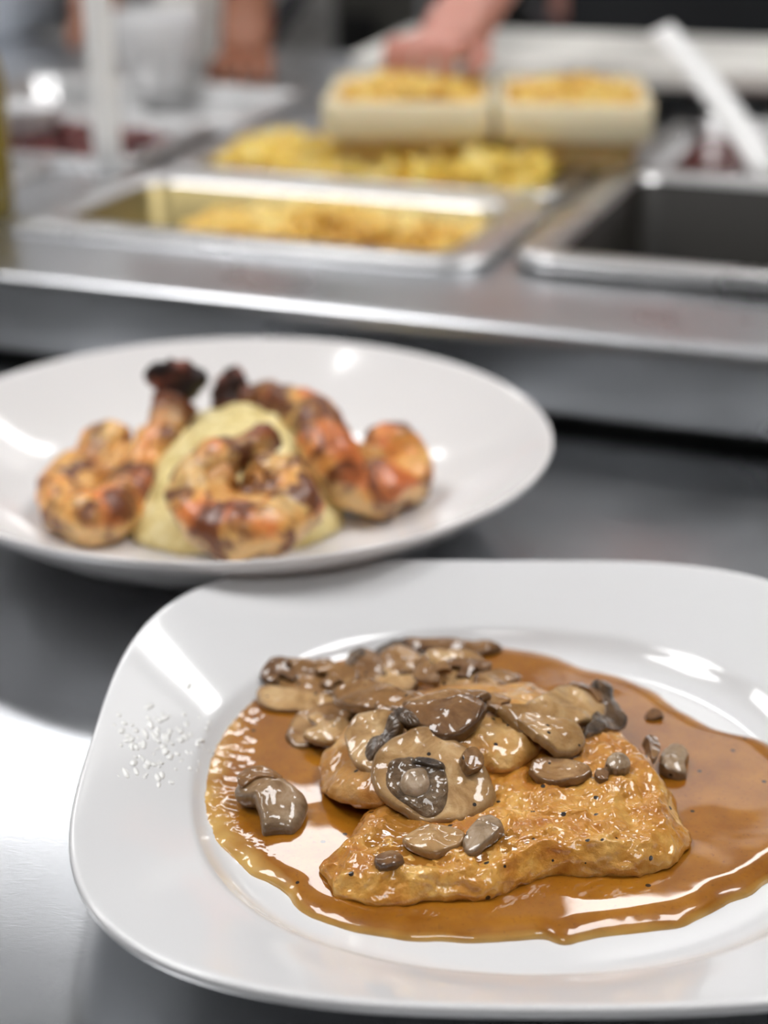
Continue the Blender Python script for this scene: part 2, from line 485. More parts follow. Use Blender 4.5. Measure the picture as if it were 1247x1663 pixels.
# ------------------------------------------------------------------ lumps (cutlets, slices, sauce)
def lump(name, outline, mat, parent=None, top=None, bottom=None, rings=26, seg=150, power=1.0, origin=None, frame=None, disp=None, attr=None):
    """closed body over a smooth outline. top(s,x,y)/bottom(s,x,y) give heights. frame: 4x4 from local to world."""
    pts = catmull([(p[0], p[1], 0) for p in outline], seg)
    cx = sum(p.x for p in pts)/seg; cy = sum(p.y for p in pts)/seg
    if origin: cx, cy = origin
    bm = bmesh.new()
    def ring(s, fn):
        row = []
        for p in pts:
            x = cx+(p.x-cx)*s; y = cy+(p.y-cy)*s
            row.append(Vector((x, y, fn(s, x, y))))
        return row
    ss = [1-(1-k/rings)**1.35 for k in range(1, rings+1)]
    rows = [ring(s, top) for s in ss] + [ring(s, bottom) for s in reversed(ss[:-1])][:: 1]
    c0 = Vector((cx, cy, top(0, cx, cy))); c1 = Vector((cx, cy, bottom(0, cx, cy)))
    F = frame or Matrix.Identity(4)
    fin = []
    for row in rows:
        fin.append([bm.verts.new(F @ (disp(p) if disp else p)) for p in row])
    grid_faces(bm, fin)
    for row, c in ((fin[0], c0), (fin[-1], c1)):
        v = bm.verts.new(F @ c)
        for k in range(seg): bm.faces.new((v, row[k], row[(k+1) % seg]))
    # base point of object
    if parent is None:
        zmin = min(v.co.z for v in bm.verts)
        xs = [v.co.x for v in bm.verts]; ys = [v.co.y for v in bm.verts]
        base = Vector(((min(xs)+max(xs))/2, (min(ys)+max(ys))/2, zmin))
    else:
        base = parent.location.copy() if parent.get('based') else Vector((0, 0, 0))
    for v in bm.verts: v.co -= base
    o = obj(name, bm, mat, parent)
    if parent is None:
        o.location = base; o['based'] = True
    return o

def edge_round(s, s0):
    if s <= s0: return 1.0
    q = (s-s0)/(1-s0)
    return math.sqrt(max(0.0, 1-q*q))

# --- sauce pool
m, nt, b = new_mat('brown_sauce')
at_ = nt.nodes.new('ShaderNodeAttribute'); at_.attribute_name = 'thin'
n1 = tex_noise(nt, 55, 4, 0.6)
c1 = ramp(nt, n1, [(0.35, (0.26, 0.088, 0.004)), (0.65, (0.38, 0.148, 0.009))])
fine = tex_noise(nt, 700, 2, 0.5)
c1 = mixc(nt, ramp(nt, fine, [(0.60, (0, 0, 0)), (0.72, (0.35, 0.35, 0.35))]), c1, (0.12, 0.04, 0.008))
c2 = mixc(nt, ramp(nt, at_.outputs['Fac'], [(0.25, (0, 0, 0)), (1.0, (0.85, 0.85, 0.85))]), c1, (0.66, 0.42, 0.13))
c3 = mixc(nt, specks(nt, 160, 0.13, 0.16), c2, (0.03, 0.015, 0.008))
nt.links.new(c3, b.inputs['Base Color'])
setp(b, rough=0.35, coat=1.0, coat_rough=0.03, sss=0.12, sss_r=(1, 0.45, 0.12), sss_s=0.003, spec=0.2)
bump(nt, b, tex_noise(nt, 60, 2, 0.4), 0.12, 0.0008)
M['sauce'] = m

sauce_px = [(312, 1268), (318, 1215), (345, 1165), (395, 1110), (440, 1078), (500, 1058), (590, 1048), (700, 1042), (800, 1044), (890, 1060), (950, 1082), (1005, 1094),
            (1060, 1118), (1110, 1150), (1165, 1180), (1247, 1204), (1300, 1250), (1335, 1310), (1320, 1370), (1265, 1418), (1180, 1465), (1100, 1498), (1030, 1508), (960, 1516),
            (915, 1526), (870, 1516), (800, 1522), (700, 1522), (610, 1512), (530, 1492), (490, 1474), (455, 1440), (410, 1415), (370, 1385), (335, 1350), (316, 1310)]
so = [at(x, y, 0.0098) for x, y in sauce_px]
STOP = 0.0113
def cellh(x, y):
    d = noise.voronoi(Vector((x, y, 0))*480)[0][0]
    return max(0, 0.55-d)
def s_top(s, x, y):
    e = edge_round(s, 0.90)
    left = max(0.0, min(1.0, (-0.030-x)/0.022))
    z = 0.0076+(STOP-0.0076)*e
    z += 0.00022*fbm((x, y, 0), 40, 2)*(1-s*0.5)
    z += 0.0014*cellh(x, y)*left*(0.3+0.7*(s > 0.8))      # small froth bubbles along the left shore
    return z
def wob(p):
    n = noise.noise(p*90)*0.0012+noise.noise(p*260)*0.0006
    return Vector((p.x+n, p.y+noise.noise(p*90+Vector((5, 5, 5)))*0.0012, p.z))
pool = lump('sauce_pool', so, M['sauce'], None, s_top, lambda s, x, y: 0.0066, 80, 420, disp=wob)
tag(pool, 'pool of glossy brown pan sauce spread over the square plate', 'sauce')
me = pool.data
a = me.attributes.new('thin', 'FLOAT', 'POINT')
nr = 80
for i in range(len(me.vertices)):
    ringi = i//420
    s = 1-(1-(ringi+1)/nr)**1.35 if ringi < nr else 1.0
    co = me.vertices[i].co+pool.location
    left = max(0.0, min(1.0, (-0.020-co.x)/0.03))
    v = max(0, (s-(0.965-0.15*left))/(0.035+0.15*left))
    a.data[i].value = min(1, v*(0.75+0.25*left)*(1+0.5*noise.noise(co*150)))

# --- chicken
def chicken_mat(name, dark, mid, light, spk=0.28):
    m, nt, b = new_mat(name)
    n = tex_noise(nt, 75, 6, 0.62)
    c = ramp(nt, n, [(0.34, dark), (0.5, mid), (0.66, light)])
    n2 = tex_noise(nt, 22, 3, 0.5)
    c = mixc(nt, ramp(nt, n2, [(0.42, (0.0,)*3), (0.62, (0.65,)*3)]), c, (0.40, 0.15, 0.016))
    c = mixc(nt, specks(nt, 210, 0.17, spk), c, (0.018, 0.010, 0.006))
    nt.links.new(c, b.inputs['Base Color'])
    setp(b, rough=0.4, spec=0.3, coat=1.0, coat_rough=0.05, sss=0.12, sss_r=(1, 0.45, 0.2), sss_s=0.003)
    ad = nt.nodes.new('ShaderNodeMath'); ad.operation = 'ADD'
    nt.links.new(tex_noise(nt, 420, 5, 0.6), ad.inputs[0]); nt.links.new(tex_noise(nt, 130, 3, 0.5), ad.inputs[1])
    bump(nt, b, ad.outputs[0], 0.7, 0.0012, False)
    coat_bump(nt, b, 150, 0.42, 0.0013)
    return m
M['chicken'] = chicken_mat('seared_chicken', (0.42, 0.140, 0.012), (0.62, 0.28, 0.038), (0.80, 0.47, 0.125))
M['chicken_pale'] = chicken_mat('pale_chicken', (0.50, 0.21, 0.040), (0.66, 0.36, 0.10), (0.80, 0.53, 0.22), 0.35)

def rough_disp(amp, sc, off=0.0):
    def f(p):
        q = p+Vector((off, off, off))
        d = Vector((noise.noise(q*sc), noise.noise(q*sc+Vector((9, 0, 0))), noise.noise(q*sc+Vector((0, 7, 0)))))*amp
        q2 = q*sc*3.1
        d += Vector((noise.noise(q2), noise.noise(q2+Vector((9, 0, 0))), noise.noise(q2+Vector((0, 7, 0)))))*amp*0.35
        return p+d
    return f

c_px = [(524, 1398, .014), (535, 1430, .014), (575, 1456, .013), (640, 1462, .013), (720, 1458, .013), (790, 1456, .013), (840, 1436, .013), (890, 1410, .014), (960, 1410, .014),
        (1030, 1412, .014), (1080, 1398, .015), (1112, 1362, .018), (1118, 1325, .020), (1103, 1275, .022), (1078, 1235, .022), (1050, 1200, .022), (1000, 1172, .022), (930, 1165, .02),
        (860, 1175, .02), (760, 1205, .02), (660, 1240, .02), (600, 1275, .022), (572, 1315, .022), (545, 1360, .020)]
co_ = [at(x, y, z) for x, y, z in c_px]
def c_top(s, x, y):
    T = 0.0218+0.0022*max(0, min(1, (y-0.42)/0.05))
    T += 0.003*math.exp(-((x-0.078)**2+(y-0.462)**2)/0.0006)
    T -= 0.0030*math.exp(-((x-0.012)**2+(y-0.425)**2)/0.0007)
    rimb = 0.0020*math.exp(-((s-0.86)/0.08)**2)
    e = edge_round(s, 0.55)
    return 0.0120+(T-0.0125)*e+rimb*e+0.0010*fbm((x, y, 2), 70, 4)*min(1, e*2)+0.0008*fbm((x, y, 7), 300, 3)
front_cutlet = lump('chicken_cutlet', co_, M['chicken'], None, c_top, lambda s, x, y: 0.0120-0.0030*edge_round(s, 0.75), 80, 380, disp=rough_disp(0.0018, 130))
tag(front_cutlet, 'golden seared chicken cutlet lying nearest in the brown sauce', 'chicken', 'chicken cutlets')

b_px = [(518, 1205), (530, 1240), (575, 1268), (640, 1280), (700, 1250), (760, 1240), (830, 1240), (880, 1215), (930, 1180), (940, 1130), (908, 1096), (860, 1078), (780, 1072), (690, 1085), (600, 1120), (540, 1165)]
bo = [at(x, y, 0.026) for x, y in b_px]
def b_base(x, y):
    # rests on the front cutlet at right and dips into the sauce at left
    t = max(0.0, min(1.0, (x+0.018)/0.035))*max(0.0, min(1.0, (0.515-y)/0.03))
    return 0.0105+t*0.0105
def b_top(s, x, y):
    e = edge_round(s, 0.62)
    b0 = b_base(x, y)
    return b0+0.0040+(0.0068)*e+0.0018*fbm((x, y, 5), 60, 4)*e
back_cutlet = lump('chicken_cutlet', bo, M['chicken_pale'], None, b_top, lambda s, x, y: b_base(x, y)+0.0045-0.0045*edge_round(s, 0.7), 50, 260, disp=rough_disp(0.0018, 80, 3))
tag(back_cutlet, 'paler chicken cutlet half buried under mushrooms and resting on the front one', 'chicken', 'chicken cutlets')

# --- mushrooms
def mush_mat(name, dark, mid, light, spk=0.12, coat=1.0, bs=0.35):
    m, nt, b = new_mat(name)
    c = ramp(nt, tex_noise(nt, 95, 6, 0.65, None, 0.6), [(0.34, dark), (0.5, mid), (0.66, light)])
    c = mixc(nt, ramp(nt, tex_noise(nt, 34, 3, 0.5), [(0.45, (0, 0, 0)), (0.65, (0.55, 0.55, 0.55))]), c, (0.27, 0.125, 0.028))
    ra = nt.nodes.new('ShaderNodeAttribute'); ra.attribute_name = 'rim'
    c = mixc(nt, ramp(nt, ra.outputs['Fac'], [(0.0, (0, 0, 0)), (1.0, (0.55, 0.55, 0.55))]), c, tuple(q*0.6 for q in dark))
    c = mixc(nt, specks(nt, 300, 0.20, spk), c, (0.02, 0.012, 0.008))
    nt.links.new(c, b.inputs['Base Color'])
    setp(b, rough=0.45, spec=0.2, coat=1.0, coat_rough=0.04, sss=0.15, sss_r=(1, 0.6, 0.3), sss_s=0.002)
    ad = nt.nodes.new('ShaderNodeMath'); ad.operation = 'ADD'
    nt.links.new(tex_noise(nt, 420, 4, 0.6), ad.inputs[0]); nt.links.new(tex_noise(nt, 120, 3, 0.5, None, 1.0), ad.inputs[1])
    bump(nt, b, ad.outputs[0], bs*1.3, 0.001, False)
    coat_bump(nt, b, 150, bs*1.1, 0.0010)
    return m
M['m_cream'] = mush_mat('mushroom_cream', (0.32, 0.170, 0.058), (0.50, 0.300, 0.125), (0.66, 0.45, 0.23))
M['m_tan'] = mush_mat('mushroom_tan', (0.16, 0.075, 0.024), (0.30, 0.155, 0.058), (0.48, 0.29, 0.13))
M['m_brown'] = mush_mat('mushroom_brown', (0.09, 0.040, 0.014), (0.19, 0.090, 0.032), (0.32, 0.18, 0.08))
M['m_grey'] = mush_mat('mushroom_grey', (0.17, 0.105, 0.055), (0.32, 0.22, 0.13), (0.50, 0.38, 0.27), 0.2)
M['m_gill'] = mush_mat('mushroom_gill', (0.030, 0.020, 0.013), (0.085, 0.058, 0.038), (0.18, 0.125, 0.085), 0.0, 1.0, 0.7)

def c8(pts): return [(500+x/2.398, 1040+y/2.398) for x, y in pts]
def c1_(pts): return [(300+x/2.494, 1000+y/2.494) for x, y in pts]
def c2_(pts): return [(750+x/2.509, 1000+y/2.509) for x, y in pts]

from mathutils.bvhtree import BVHTree
TREES = []
def add_tree(o):
    TREES.append(BVHTree.FromPolygons([v.co+o.location for v in o.data.vertices], [tuple(p.vertices) for p in o.data.polygons]))
for o in (pool, front_cutlet, back_cutlet): add_tree(o)
def rim_attr(o, nr, seg):
    a = o.data.attributes.new('rim', 'FLOAT', 'POINT')
    for i in range(len(o.data.vertices)):
        k = i//seg
        s = 1-(1-(k+1)/nr)**1.35 if k < nr else 1.0
        a.data[i].value = max(0, min(1, (s-0.80)/0.15))

def slice_(px, z, n, thick, mat, label, curl=0.0, bulge=0.0, off=0.0, s0=0.90, extra=(), rad=0.0004, dish=0.0, fit=0.55, lift=0.35):
    """one mushroom slice: outline on a plane through a point at height z with normal n, real thickness,
    rounded edge, gentle warp; extra = parts lying on its upper face (gills, stem)."""
    n = Vector(n).normalized()
    cx = sum(p[0] for p in px)/len(px); cy = sum(p[1] for p in px)/len(px)
    gr = 1.16 if off <= 12 else 1.04
    px = [(cx+(q[0]-cx)*gr, cy+(q[1]-cy)*gr) for q in px]
    thick *= 0.80
    # rest on whatever already lies there
    eye = Vector((0, 0, CAM_H)); hits = []
    for fr in (0.0, 0.55, 0.85):
        for q in px[:: 2]:
            d = (at(cx+(q[0]-cx)*fr, cy+(q[1]-cy)*fr, 0.02)-eye).normalized()
            h = None
            for tr_ in TREES:
                r_ = tr_.ray_cast(eye, d)
                if r_[0] is not None and (h is None or r_[3] < h[1]): h = (r_[0], r_[3])
            if h: hits.append(h[0])
    m0 = sum(hits, Vector())/len(hits)
    # plane normal of the support, blended with the wanted tilt
    sxx = sum((h.x-m0.x)**2 for h in hits)+1e-9; syy = sum((h.y-m0.y)**2 for h in hits)+1e-9
    sxz = sum((h.x-m0.x)*(h.z-m0.z) for h in hits); syz = sum((h.y-m0.y)*(h.z-m0.z) for h in hits)
    nf = Vector((-max(-.8, min(.8, sxz/sxx)), -max(-.5, min(.9, syz/syy)), 1)).normalized()
    n = (n*(1-fit)+nf*fit).normalized()
    ray = (at(cx, cy, 0.02)-eye).normalized()
    top_h = max(h.dot(n) for h in hits)*0.35+m0.dot(n)*0.65
    k_ = (top_h+thick*lift-eye.dot(n))/ray.dot(n)
    p0 = eye+ray*k_
    e1 = Vector((1, 0, 0)); e1 = (e1-n*e1.dot(n)).normalized(); e2 = n.cross(e1)
    F = Matrix(((e1.x, e2.x, n.x, p0.x), (e1.y, e2.y, n.y, p0.y), (e1.z, e2.z, n.z, p0.z), (0, 0, 0, 1)))
    def loc(pl):
        out = []
        for x, y in pl:
            q = on_plane(x, y, p0, n)-p0
            out.append((q.dot(e1), q.dot(e2)))
        return out
    lo = loc(px)
    jit = 0.35 if off == 14 else 1.0
    sz_ = max(max(abs(p[0]) for p in lo), max(abs(p[1]) for p in lo))
    lo = [((p := catm)[0]*(1+jit*0.13*noise.noise(Vector((p[0]/sz_*1.6, p[1]/sz_*1.6, off*3.7)))+jit*0.06*noise.noise(Vector((p[0]/sz_*5, p[1]/sz_*5, off*1.7)))),
           p[1]*(1+jit*0.13*noise.noise(Vector((p[0]/sz_*1.6, p[1]/sz_*1.6, off*3.7)))+jit*0.06*noise.noise(Vector((p[0]/sz_*5, p[1]/sz_*5, off*1.7))))) for catm in [tuple(q)[:2] for q in catmull([(a_[0], a_[1], 0) for a_ in lo], 30)]]
    rx = max(abs(p[0]) for p in lo); ry = max(abs(p[1]) for p in lo)
    def warp(x, y):
        return curl*((x/rx)**2-(y/ry)**2*0.4)+bulge*(1-(x/rx)**2-(y/ry)**2)-dish*x/rx+0.0016*noise.noise(Vector((x, y, off))*120)
    def tp(s, x, y): return warp(x, y)+thick/2*edge_round(s, s0)
    def bt(s, x, y): return warp(x, y)-thick/2*edge_round(s, s0)
    o = lump('mushroom_slice', lo, M[mat], None, tp, bt, 22, 110, frame=F, disp=rough_disp(rad, 130, off))
    tag(o, label, 'mushroom', 'sauteed mushroom slices')
    rim_attr(o, 22, 110)
    add_tree(o)
    for nm, pl, h, mt, kind in extra:
        ll = loc(pl)
        gx = sum(p[0] for p in ll)/len(ll); gy = sum(p[1] for p in ll)/len(ll)
        def et(s, x, y, h=h, kind=kind, gx=gx, gy=gy):
            v = warp(x, y)+thick/2+h*edge_round(s, 0.5)
            if kind == 'ridged':
                a = math.atan2(y-gy, x-gx); v += 0.00015*math.sin(a*26+3*noise.noise(Vector((x, y, 0))*200))*min(1, s*1.5)*edge_round(s, 0.9)
            elif kind == 'hollow':
                v -= h*0.8*math.exp(-(s/0.45)**2)
                a = math.atan2(y-gy, x-gx); v += 0.0007*noise.noise(Vector((x, y, 3))*330)
            return v
        def eb(s, x, y): return warp(x, y)+thick/2-0.0008
        lump(nm, ll, M[mt], o, et, eb, 16, 110, frame=F, disp=rough_disp(0.0004, 160, off))
    return o

UPN = (0, -0.25, 0.97)
CAMN = (0.05, -0.62, 0.78)
# back of the heap first
slice_(c1_([(340, 215), (420, 185), (520, 198), (600, 212), (650, 250), (645, 300), (570, 335), (480, 360), (400, 300), (350, 255)]), .021, (0.1, -0.3, 0.95), .0042, 'm_tan',
       'broad tan mushroom slice at the far left end of the heap', curl=.001, bulge=.001, off=1)
slice_(c1_([(310, 330), (360, 300), (440, 305), (540, 330), (610, 358), (560, 388), (440, 390), (340, 380)]), .020, (-0.1, -0.5, 0.85), .0040, 'm_cream',
       'pale flat mushroom slice half sunk in sauce at the left of the heap', off=2)
slice_(c1_([(425, 490), (455, 430), (520, 385), (620, 370), (660, 400), (610, 460), (550, 510), (480, 525)]), .017, (0.0, -0.3, 0.95), .0045, 'm_tan',
       'tan mushroom slice in sauce just left of the buried chicken', off=3)
slice_(c8([(262, 52), (310, 20), (352, -2), (375, 2), (385, 20), (340, 45), (300, 58)]), .024, (0, -0.5, 0.85), .003, 'm_gill', 'dark narrow mushroom strip at the very back of the heap', off=4)
slice_(c8([(390, 12), (480, 8), (600, 12), (715, 22), (700, 52), (620, 68), (520, 52), (420, 42)]), .025, (0, -0.6, 0.8), .004, 'm_brown', 'long brown mushroom slice along the far back edge of the heap', bulge=.002, off=5)
slice_(c8([(140, 115), (170, 70), (215, 52), (275, 80), (295, 125), (265, 165), (205, 190), (150, 160)]), .026, (-0.2, -0.5, 0.85), .004, 'm_brown', 'brown rounded mushroom slice at the back left of the heap', bulge=.002, off=6,
       extra=[('gills', c8([(150, 105), (180, 65), (215, 55), (225, 80), (190, 110), (160, 130)]), .001, 'm_gill', 'ridged')])
slice_(c8([(283, 95), (310, 55), (375, 45), (440, 60), (480, 85), (480, 125), (440, 142), (350, 138), (300, 125)]), .030, (0.1, -0.6, 0.8), .0045, 'm_tan', 'tan mushroom slice with a grey gill edge at the back of the heap', bulge=.002, off=7,
       extra=[('gills', c8([(420, 60), (462, 72), (480, 95), (474, 130), (445, 140), (438, 100)]), .0012, 'm_gill', 'ridged')])
slice_(c8([(472, 72), (555, 52), (640, 65), (672, 100), (668, 150), (630, 200), (570, 225), (505, 210), (488, 150)]), .033, (0.1, -0.65, 0.75), .0045, 'm_cream', 'cream mushroom slice leaning upright at the back middle of the heap', curl=.0015, off=8)
def msh(cx, cy, w_, h_, rot, stem=0.9):
    """silhouette of a mushroom cut lengthwise: domed cap, gill notches, stem"""
    base = [(-1, .05), (-.95, -.35), (-.65, -.75), (-.1, -.92), (.5, -.82), (.92, -.42), (1, .05), (.72, .22), (.38, .12), (.27, .5), (.32, stem), (0, stem+.08), (-.28, stem), (-.22, .5), (-.36, .12), (-.72, .24)]
    c_, s_ = math.cos(R(rot)), math.sin(R(rot))
    return [(cx+w_/2*(x*c_-y*s_), cy+h_/2*(x*s_+y*c_)) for x, y in base]
for k, (x, y, w_, h_, ro, mt, th, lb) in enumerate((
    (455, 1092, 62, 40, -60, 'm_brown', .003, 'small brown mushroom slice at the outer left tip of the heap'),
    (545, 1100, 74, 46, 30, 'm_tan', .003, 'tan mushroom slice lying across the left shoulder of the heap'),
    (590, 1140, 90, 44, 10, 'm_brown', .0035, 'dark brown mushroom slice on the left slope of the heap'),
    (530, 1185, 80, 50, 150, 'm_cream', .003, 'cream mushroom slice sinking in sauce at the left foot of the heap'),
    (655, 1150, 90, 48, -20, 'm_tan', .0035, 'tan mushroom slice with a stem in the middle of the heap'),
    (640, 1105, 80, 44, 170, 'm_cream', .003, 'cream mushroom slice with a stem lying towards the back of the heap'),
    (735, 1150, 86, 50, 60, 'm_cream', .0035, 'pale mushroom slice with a stem right of the heap centre'),
    (760, 1085, 76, 36, 15, 'm_brown', .003, 'brown mushroom slice half tucked under the pale chicken at the back'),
    (700, 1090, 64, 44, -110, 'm_tan', .003, 'small tan mushroom slice behind the upright cream slice'),
    (800, 1148, 64, 36, -30, 'm_tan', .003, 'tan mushroom slice on the pale chicken right of the dark crescent'),
    (610, 1195, 60, 36, 40, 'm_brown', .003, 'brown mushroom slice just above the black gilled slice'),
    )):
    slice_(msh(x, y, w_, h_, ro), .02, (random.uniform(-.25, .25), -0.45, .85), th, mt, lb, curl=random.uniform(-.001, .0015), bulge=random.uniform(0, .0015), off=30+k, fit=0.45)
slice_(c8([(660, 145), (730, 128), (812, 148), (780, 175), (720, 190), (670, 195)]), .035, (0.1, -0.5, 0.85), .0035, 'm_tan', 'small tan mushroom strip lying on the pale chicken at back', off=9)
slice_(c8([(128, 215), (180, 188), (260, 192), (345, 212), (410, 245), (385, 280), (280, 292), (185, 278), (135, 250)]), .029, (-0.1, -0.55, 0.8), .005, 'm_tan', 'oblong tan mushroom slice in the left middle of the heap', bulge=.0025, off=10)
slice_(c8([(395, 248), (470, 235), (560, 213), (650, 200), (686, 220), (650, 250), (550, 268), (440, 272)]), .037, (0, -0.6, 0.8), .0035, 'm_tan', 'long thin mushroom slice lying just above the dark glossy crescent', bulge=.0015, off=11)
slice_(c8([(380, 298), (440, 262), (540, 272), (620, 250), (672, 250), (680, 285), (640, 340), (580, 372), (510, 382), (440, 358), (400, 335)]), .040, (0.0, -0.5, 0.85), .006, 'm_brown', 'dark glossy crescent of mushroom cap on top of the heap', bulge=.0025, off=12,
       extra=[('gills', c8([(335, 285), (370, 300), (410, 320), (440, 355), (400, 362), (360, 345), (340, 320)]), .0012, 'm_gill', 'ridged')])
slice_(c8([(160, 370), (185, 315), (240, 285), (310, 280), (352, 300), (372, 345), (330, 400), (270, 460), (255, 530), (215, 510), (170, 450)]), .038, (-0.35, -0.65, 0.7), .0045, 'm_cream', 'mushroom slice with black gill edge standing left of the large round slice', curl=.001, off=13,
       extra=[('gills', c8([(345, 305), (375, 345), (345, 395), (290, 445), (250, 485), (232, 450), (262, 400), (310, 375)]), .0015, 'm_gill', 'ridged')])
M['m_gill_soft'] = mush_mat('mushroom_gill_soft', (0.040, 0.024, 0.013), (0.11, 0.070, 0.038), (0.24, 0.165, 0.10), 0.0, 1.0, 0.9)
slice_(c8([(450, 350), (380, 368), (310, 405), (265, 465), (256, 540), (290, 612), (360, 668), (440, 705), (500, 712), (560, 716), (640, 702), (705, 648), (720, 590), (695, 520), (640, 450), (570, 395), (510, 362)]),
       .0395, (-0.08, -0.66, 0.74), .0050, 'm_cream', 'large round mushroom slice with dark gills facing the viewer in the heap centre', curl=-.001, bulge=.001, off=14,
       extra=[('gills', c8([(305, 525), (325, 480), (400, 472), (480, 485), (528, 520), (545, 590), (535, 650), (500, 695), (450, 696), (370, 650), (308, 590)]), .0012, 'm_gill_soft', 'hollow'),
              ('gills', c8([(405, 500), (420, 478), (475, 485), (528, 505), (530, 528), (490, 530), (440, 515)]), .0024, 'm_gill', 'plain'),
              ('stem', c8([(355, 570), (385, 530), (435, 522), (468, 545), (472, 600), (440, 632), (385, 625), (358, 600)]), .0030, 'm_grey', 'plain')])
slice_(c8([(733, 268), (800, 285), (870, 250), (940, 212), (1010, 178), (1085, 185), (1135, 235), (1132, 300), (1085, 345), (1000, 360), (900, 370), (820, 340)]), .041, (0.1, -0.62, 0.78), .0045, 'm_cream', 'translucent tan mushroom slice draped high at the right end of the heap', curl=.001, bulge=.002, off=15,
       extra=[('cap_skin', c8([(1005, 180), (1060, 172), (1120, 195), (1138, 250), (1118, 262), (1080, 215), (1030, 205)]), .001, 'm_brown', 'plain')])
slice_(c8([(800, 300), (880, 300), (960, 320), (1040, 345), (1080, 395), (1040, 436), (970, 444), (900, 415), (850, 370)]), .0395, (0.0, -0.70, 0.7), .004, 'm_cream', 'pale mushroom slice under the draped one, its tip hanging over the dark gap', bulge=.002, off=16)
slice_(c8([(1110, 165), (1150, 158), (1172, 215), (1205, 280), (1235, 325), (1195, 345), (1130, 368), (1080, 366), (1100, 310), (1128, 250)]), .036, (0.45, -0.5, 0.75), .004, 'm_gill', 'black ragged mushroom gill piece at the right end of the heap', off=17, rad=.0011)
slice_(c8([(858, 505), (900, 475), (980, 468), (1060, 488), (1105, 522), (1050, 552), (960, 560), (890, 542)]), .0300, (0, -0.3, 0.95), .004, 'm_tan', 'oval tan mushroom slice lying on the front chicken beneath the dark gap', off=18)
slice_(c8([(600, 440), (650, 425), (680, 460), (675, 500), (630, 510), (605, 480)]), .036, (0.2, -0.7, 0.7), .004, 'm_tan', 'small mushroom bit tucked behind the large round slice', off=19)
slice_(c8([(1160, 480), (1185, 455), (1225, 455), (1250, 485), (1240, 518), (1200, 525), (1168, 508)]), .0320, (0, -0.4, 0.9), .005, 'm_grey', 'small grey mushroom nub on the right of the front chicken', bulge=.0015, off=20)
slice_(c8([(1115, 525), (1140, 510), (1170, 520), (1165, 545), (1130, 552)]), .0305, (0, -0.4, 0.9), .003, 'm_brown', 'tiny brown mushroom crumb beside the small grey nub', off=21)
slice_(c8([(385, 770), (440, 735), (520, 725), (600, 750), (610, 785), (570, 820), (500, 845), (420, 830), (385, 800)]), .0292, (0, -0.3, 0.95), .0035, 'm_cream', 'flat translucent mushroom slice on the front chicken below the large slice', off=22, bulge=.001)
slice_(c8([(605, 790), (640, 730), (700, 695), (755, 705), (765, 745), (720, 790), (665, 825), (620, 825)]), .0300, (0.1, -0.4, 0.9), .005, 'm_grey', 'grey knobbly mushroom piece on the front chicken', bulge=.0015, off=23, rad=.0007)
slice_(c1_([(770, 985), (830, 965), (880, 985), (875, 1015), (820, 1030), (775, 1015)]), .0262, (0, -0.4, 0.9), .003, 'm_brown', 'small brown mushroom bit near the left tip of the front chicken', bulge=.001, off=24)
# the lone chunk in the sauce
slice_(c1_([(205, 715), (222, 662), (285, 634), (350, 650), (415, 690), (468, 728), (484, 790), (478, 850), (430, 885), (370, 893), (318, 893), (303, 835), (282, 778), (228, 750)]),
       .0175, (0.0, -0.5, 0.86), .0095, 'm_grey', 'lone thick curved mushroom chunk sitting apart in the sauce at left', bulge=.0015, off=25, s0=0.6, rad=.0006,
       extra=[('cap_skin', c1_([(215, 700), (235, 655), (290, 640), (350, 658), (400, 690), (370, 712), (300, 705), (240, 735)]), .0008, 'm_brown', 'plain')])
slice_(c2_([(745, 510), (780, 505), (800, 540), (798, 580), (770, 600), (755, 560)]), .0165, (0, -0.3, 0.95), .005, 'm_brown', 'small brown mushroom piece in sauce touching the right end of the chicken', off=26)
slice_(c2_([(808, 580), (840, 550), (885, 545), (918, 575), (910, 620), (912, 655), (860, 658), (815, 640)]), .0160, (0, -0.3, 0.95), .0055, 'm_grey', 'glossy grey mushroom piece in the sauce right of the chicken', bulge=.0015, off=27)
slice_(c2_([(745, 405), (775, 395), (810, 402), (815, 415), (780, 425), (750, 418)]), .0145, (0, -0.1, 1), .003, 'm_brown', 'tiny dark mushroom scrap floating in the sauce at the back right', off=28)

# glaze: sauce that pooled on the front cutlet
gz = [at(x, y, 0.022) for x, y in ((598, 1310), (650, 1300), (720, 1330), (800, 1335), (850, 1345), (868, 1362), (810, 1378), (720, 1388), (655, 1392), (600, 1380), (583, 1350))]
M['glaze'] = simple('glaze', (0.36, 0.15, 0.022), 0.12, coat=1.0, coat_rough=0.03, sss=0.1, sss_s=0.002)
def drop(x, y):
    zs = []
    for dx, dy in ((0, 0), (.003, 0), (-.003, 0), (0, .003), (0, -.003)):
        r_ = TREES[1].ray_cast(Vector((x+dx, y+dy, 0.2)), Vector((0, 0, -1)))
        if r_[0] is not None: zs.append(r_[0].z)
    return sum(zs)/len(zs) if zs else 0.0125
g = lump('sauce_glaze', gz, M['glaze'], front_cutlet, lambda s, x, y: drop(x, y)+0.0010*edge_round(s, 0.2)-0.0006, lambda s, x, y: drop(x, y)-0.003, 30, 140)
g['label'] = 'shiny brown sauce pooled on the left of the cutlet'

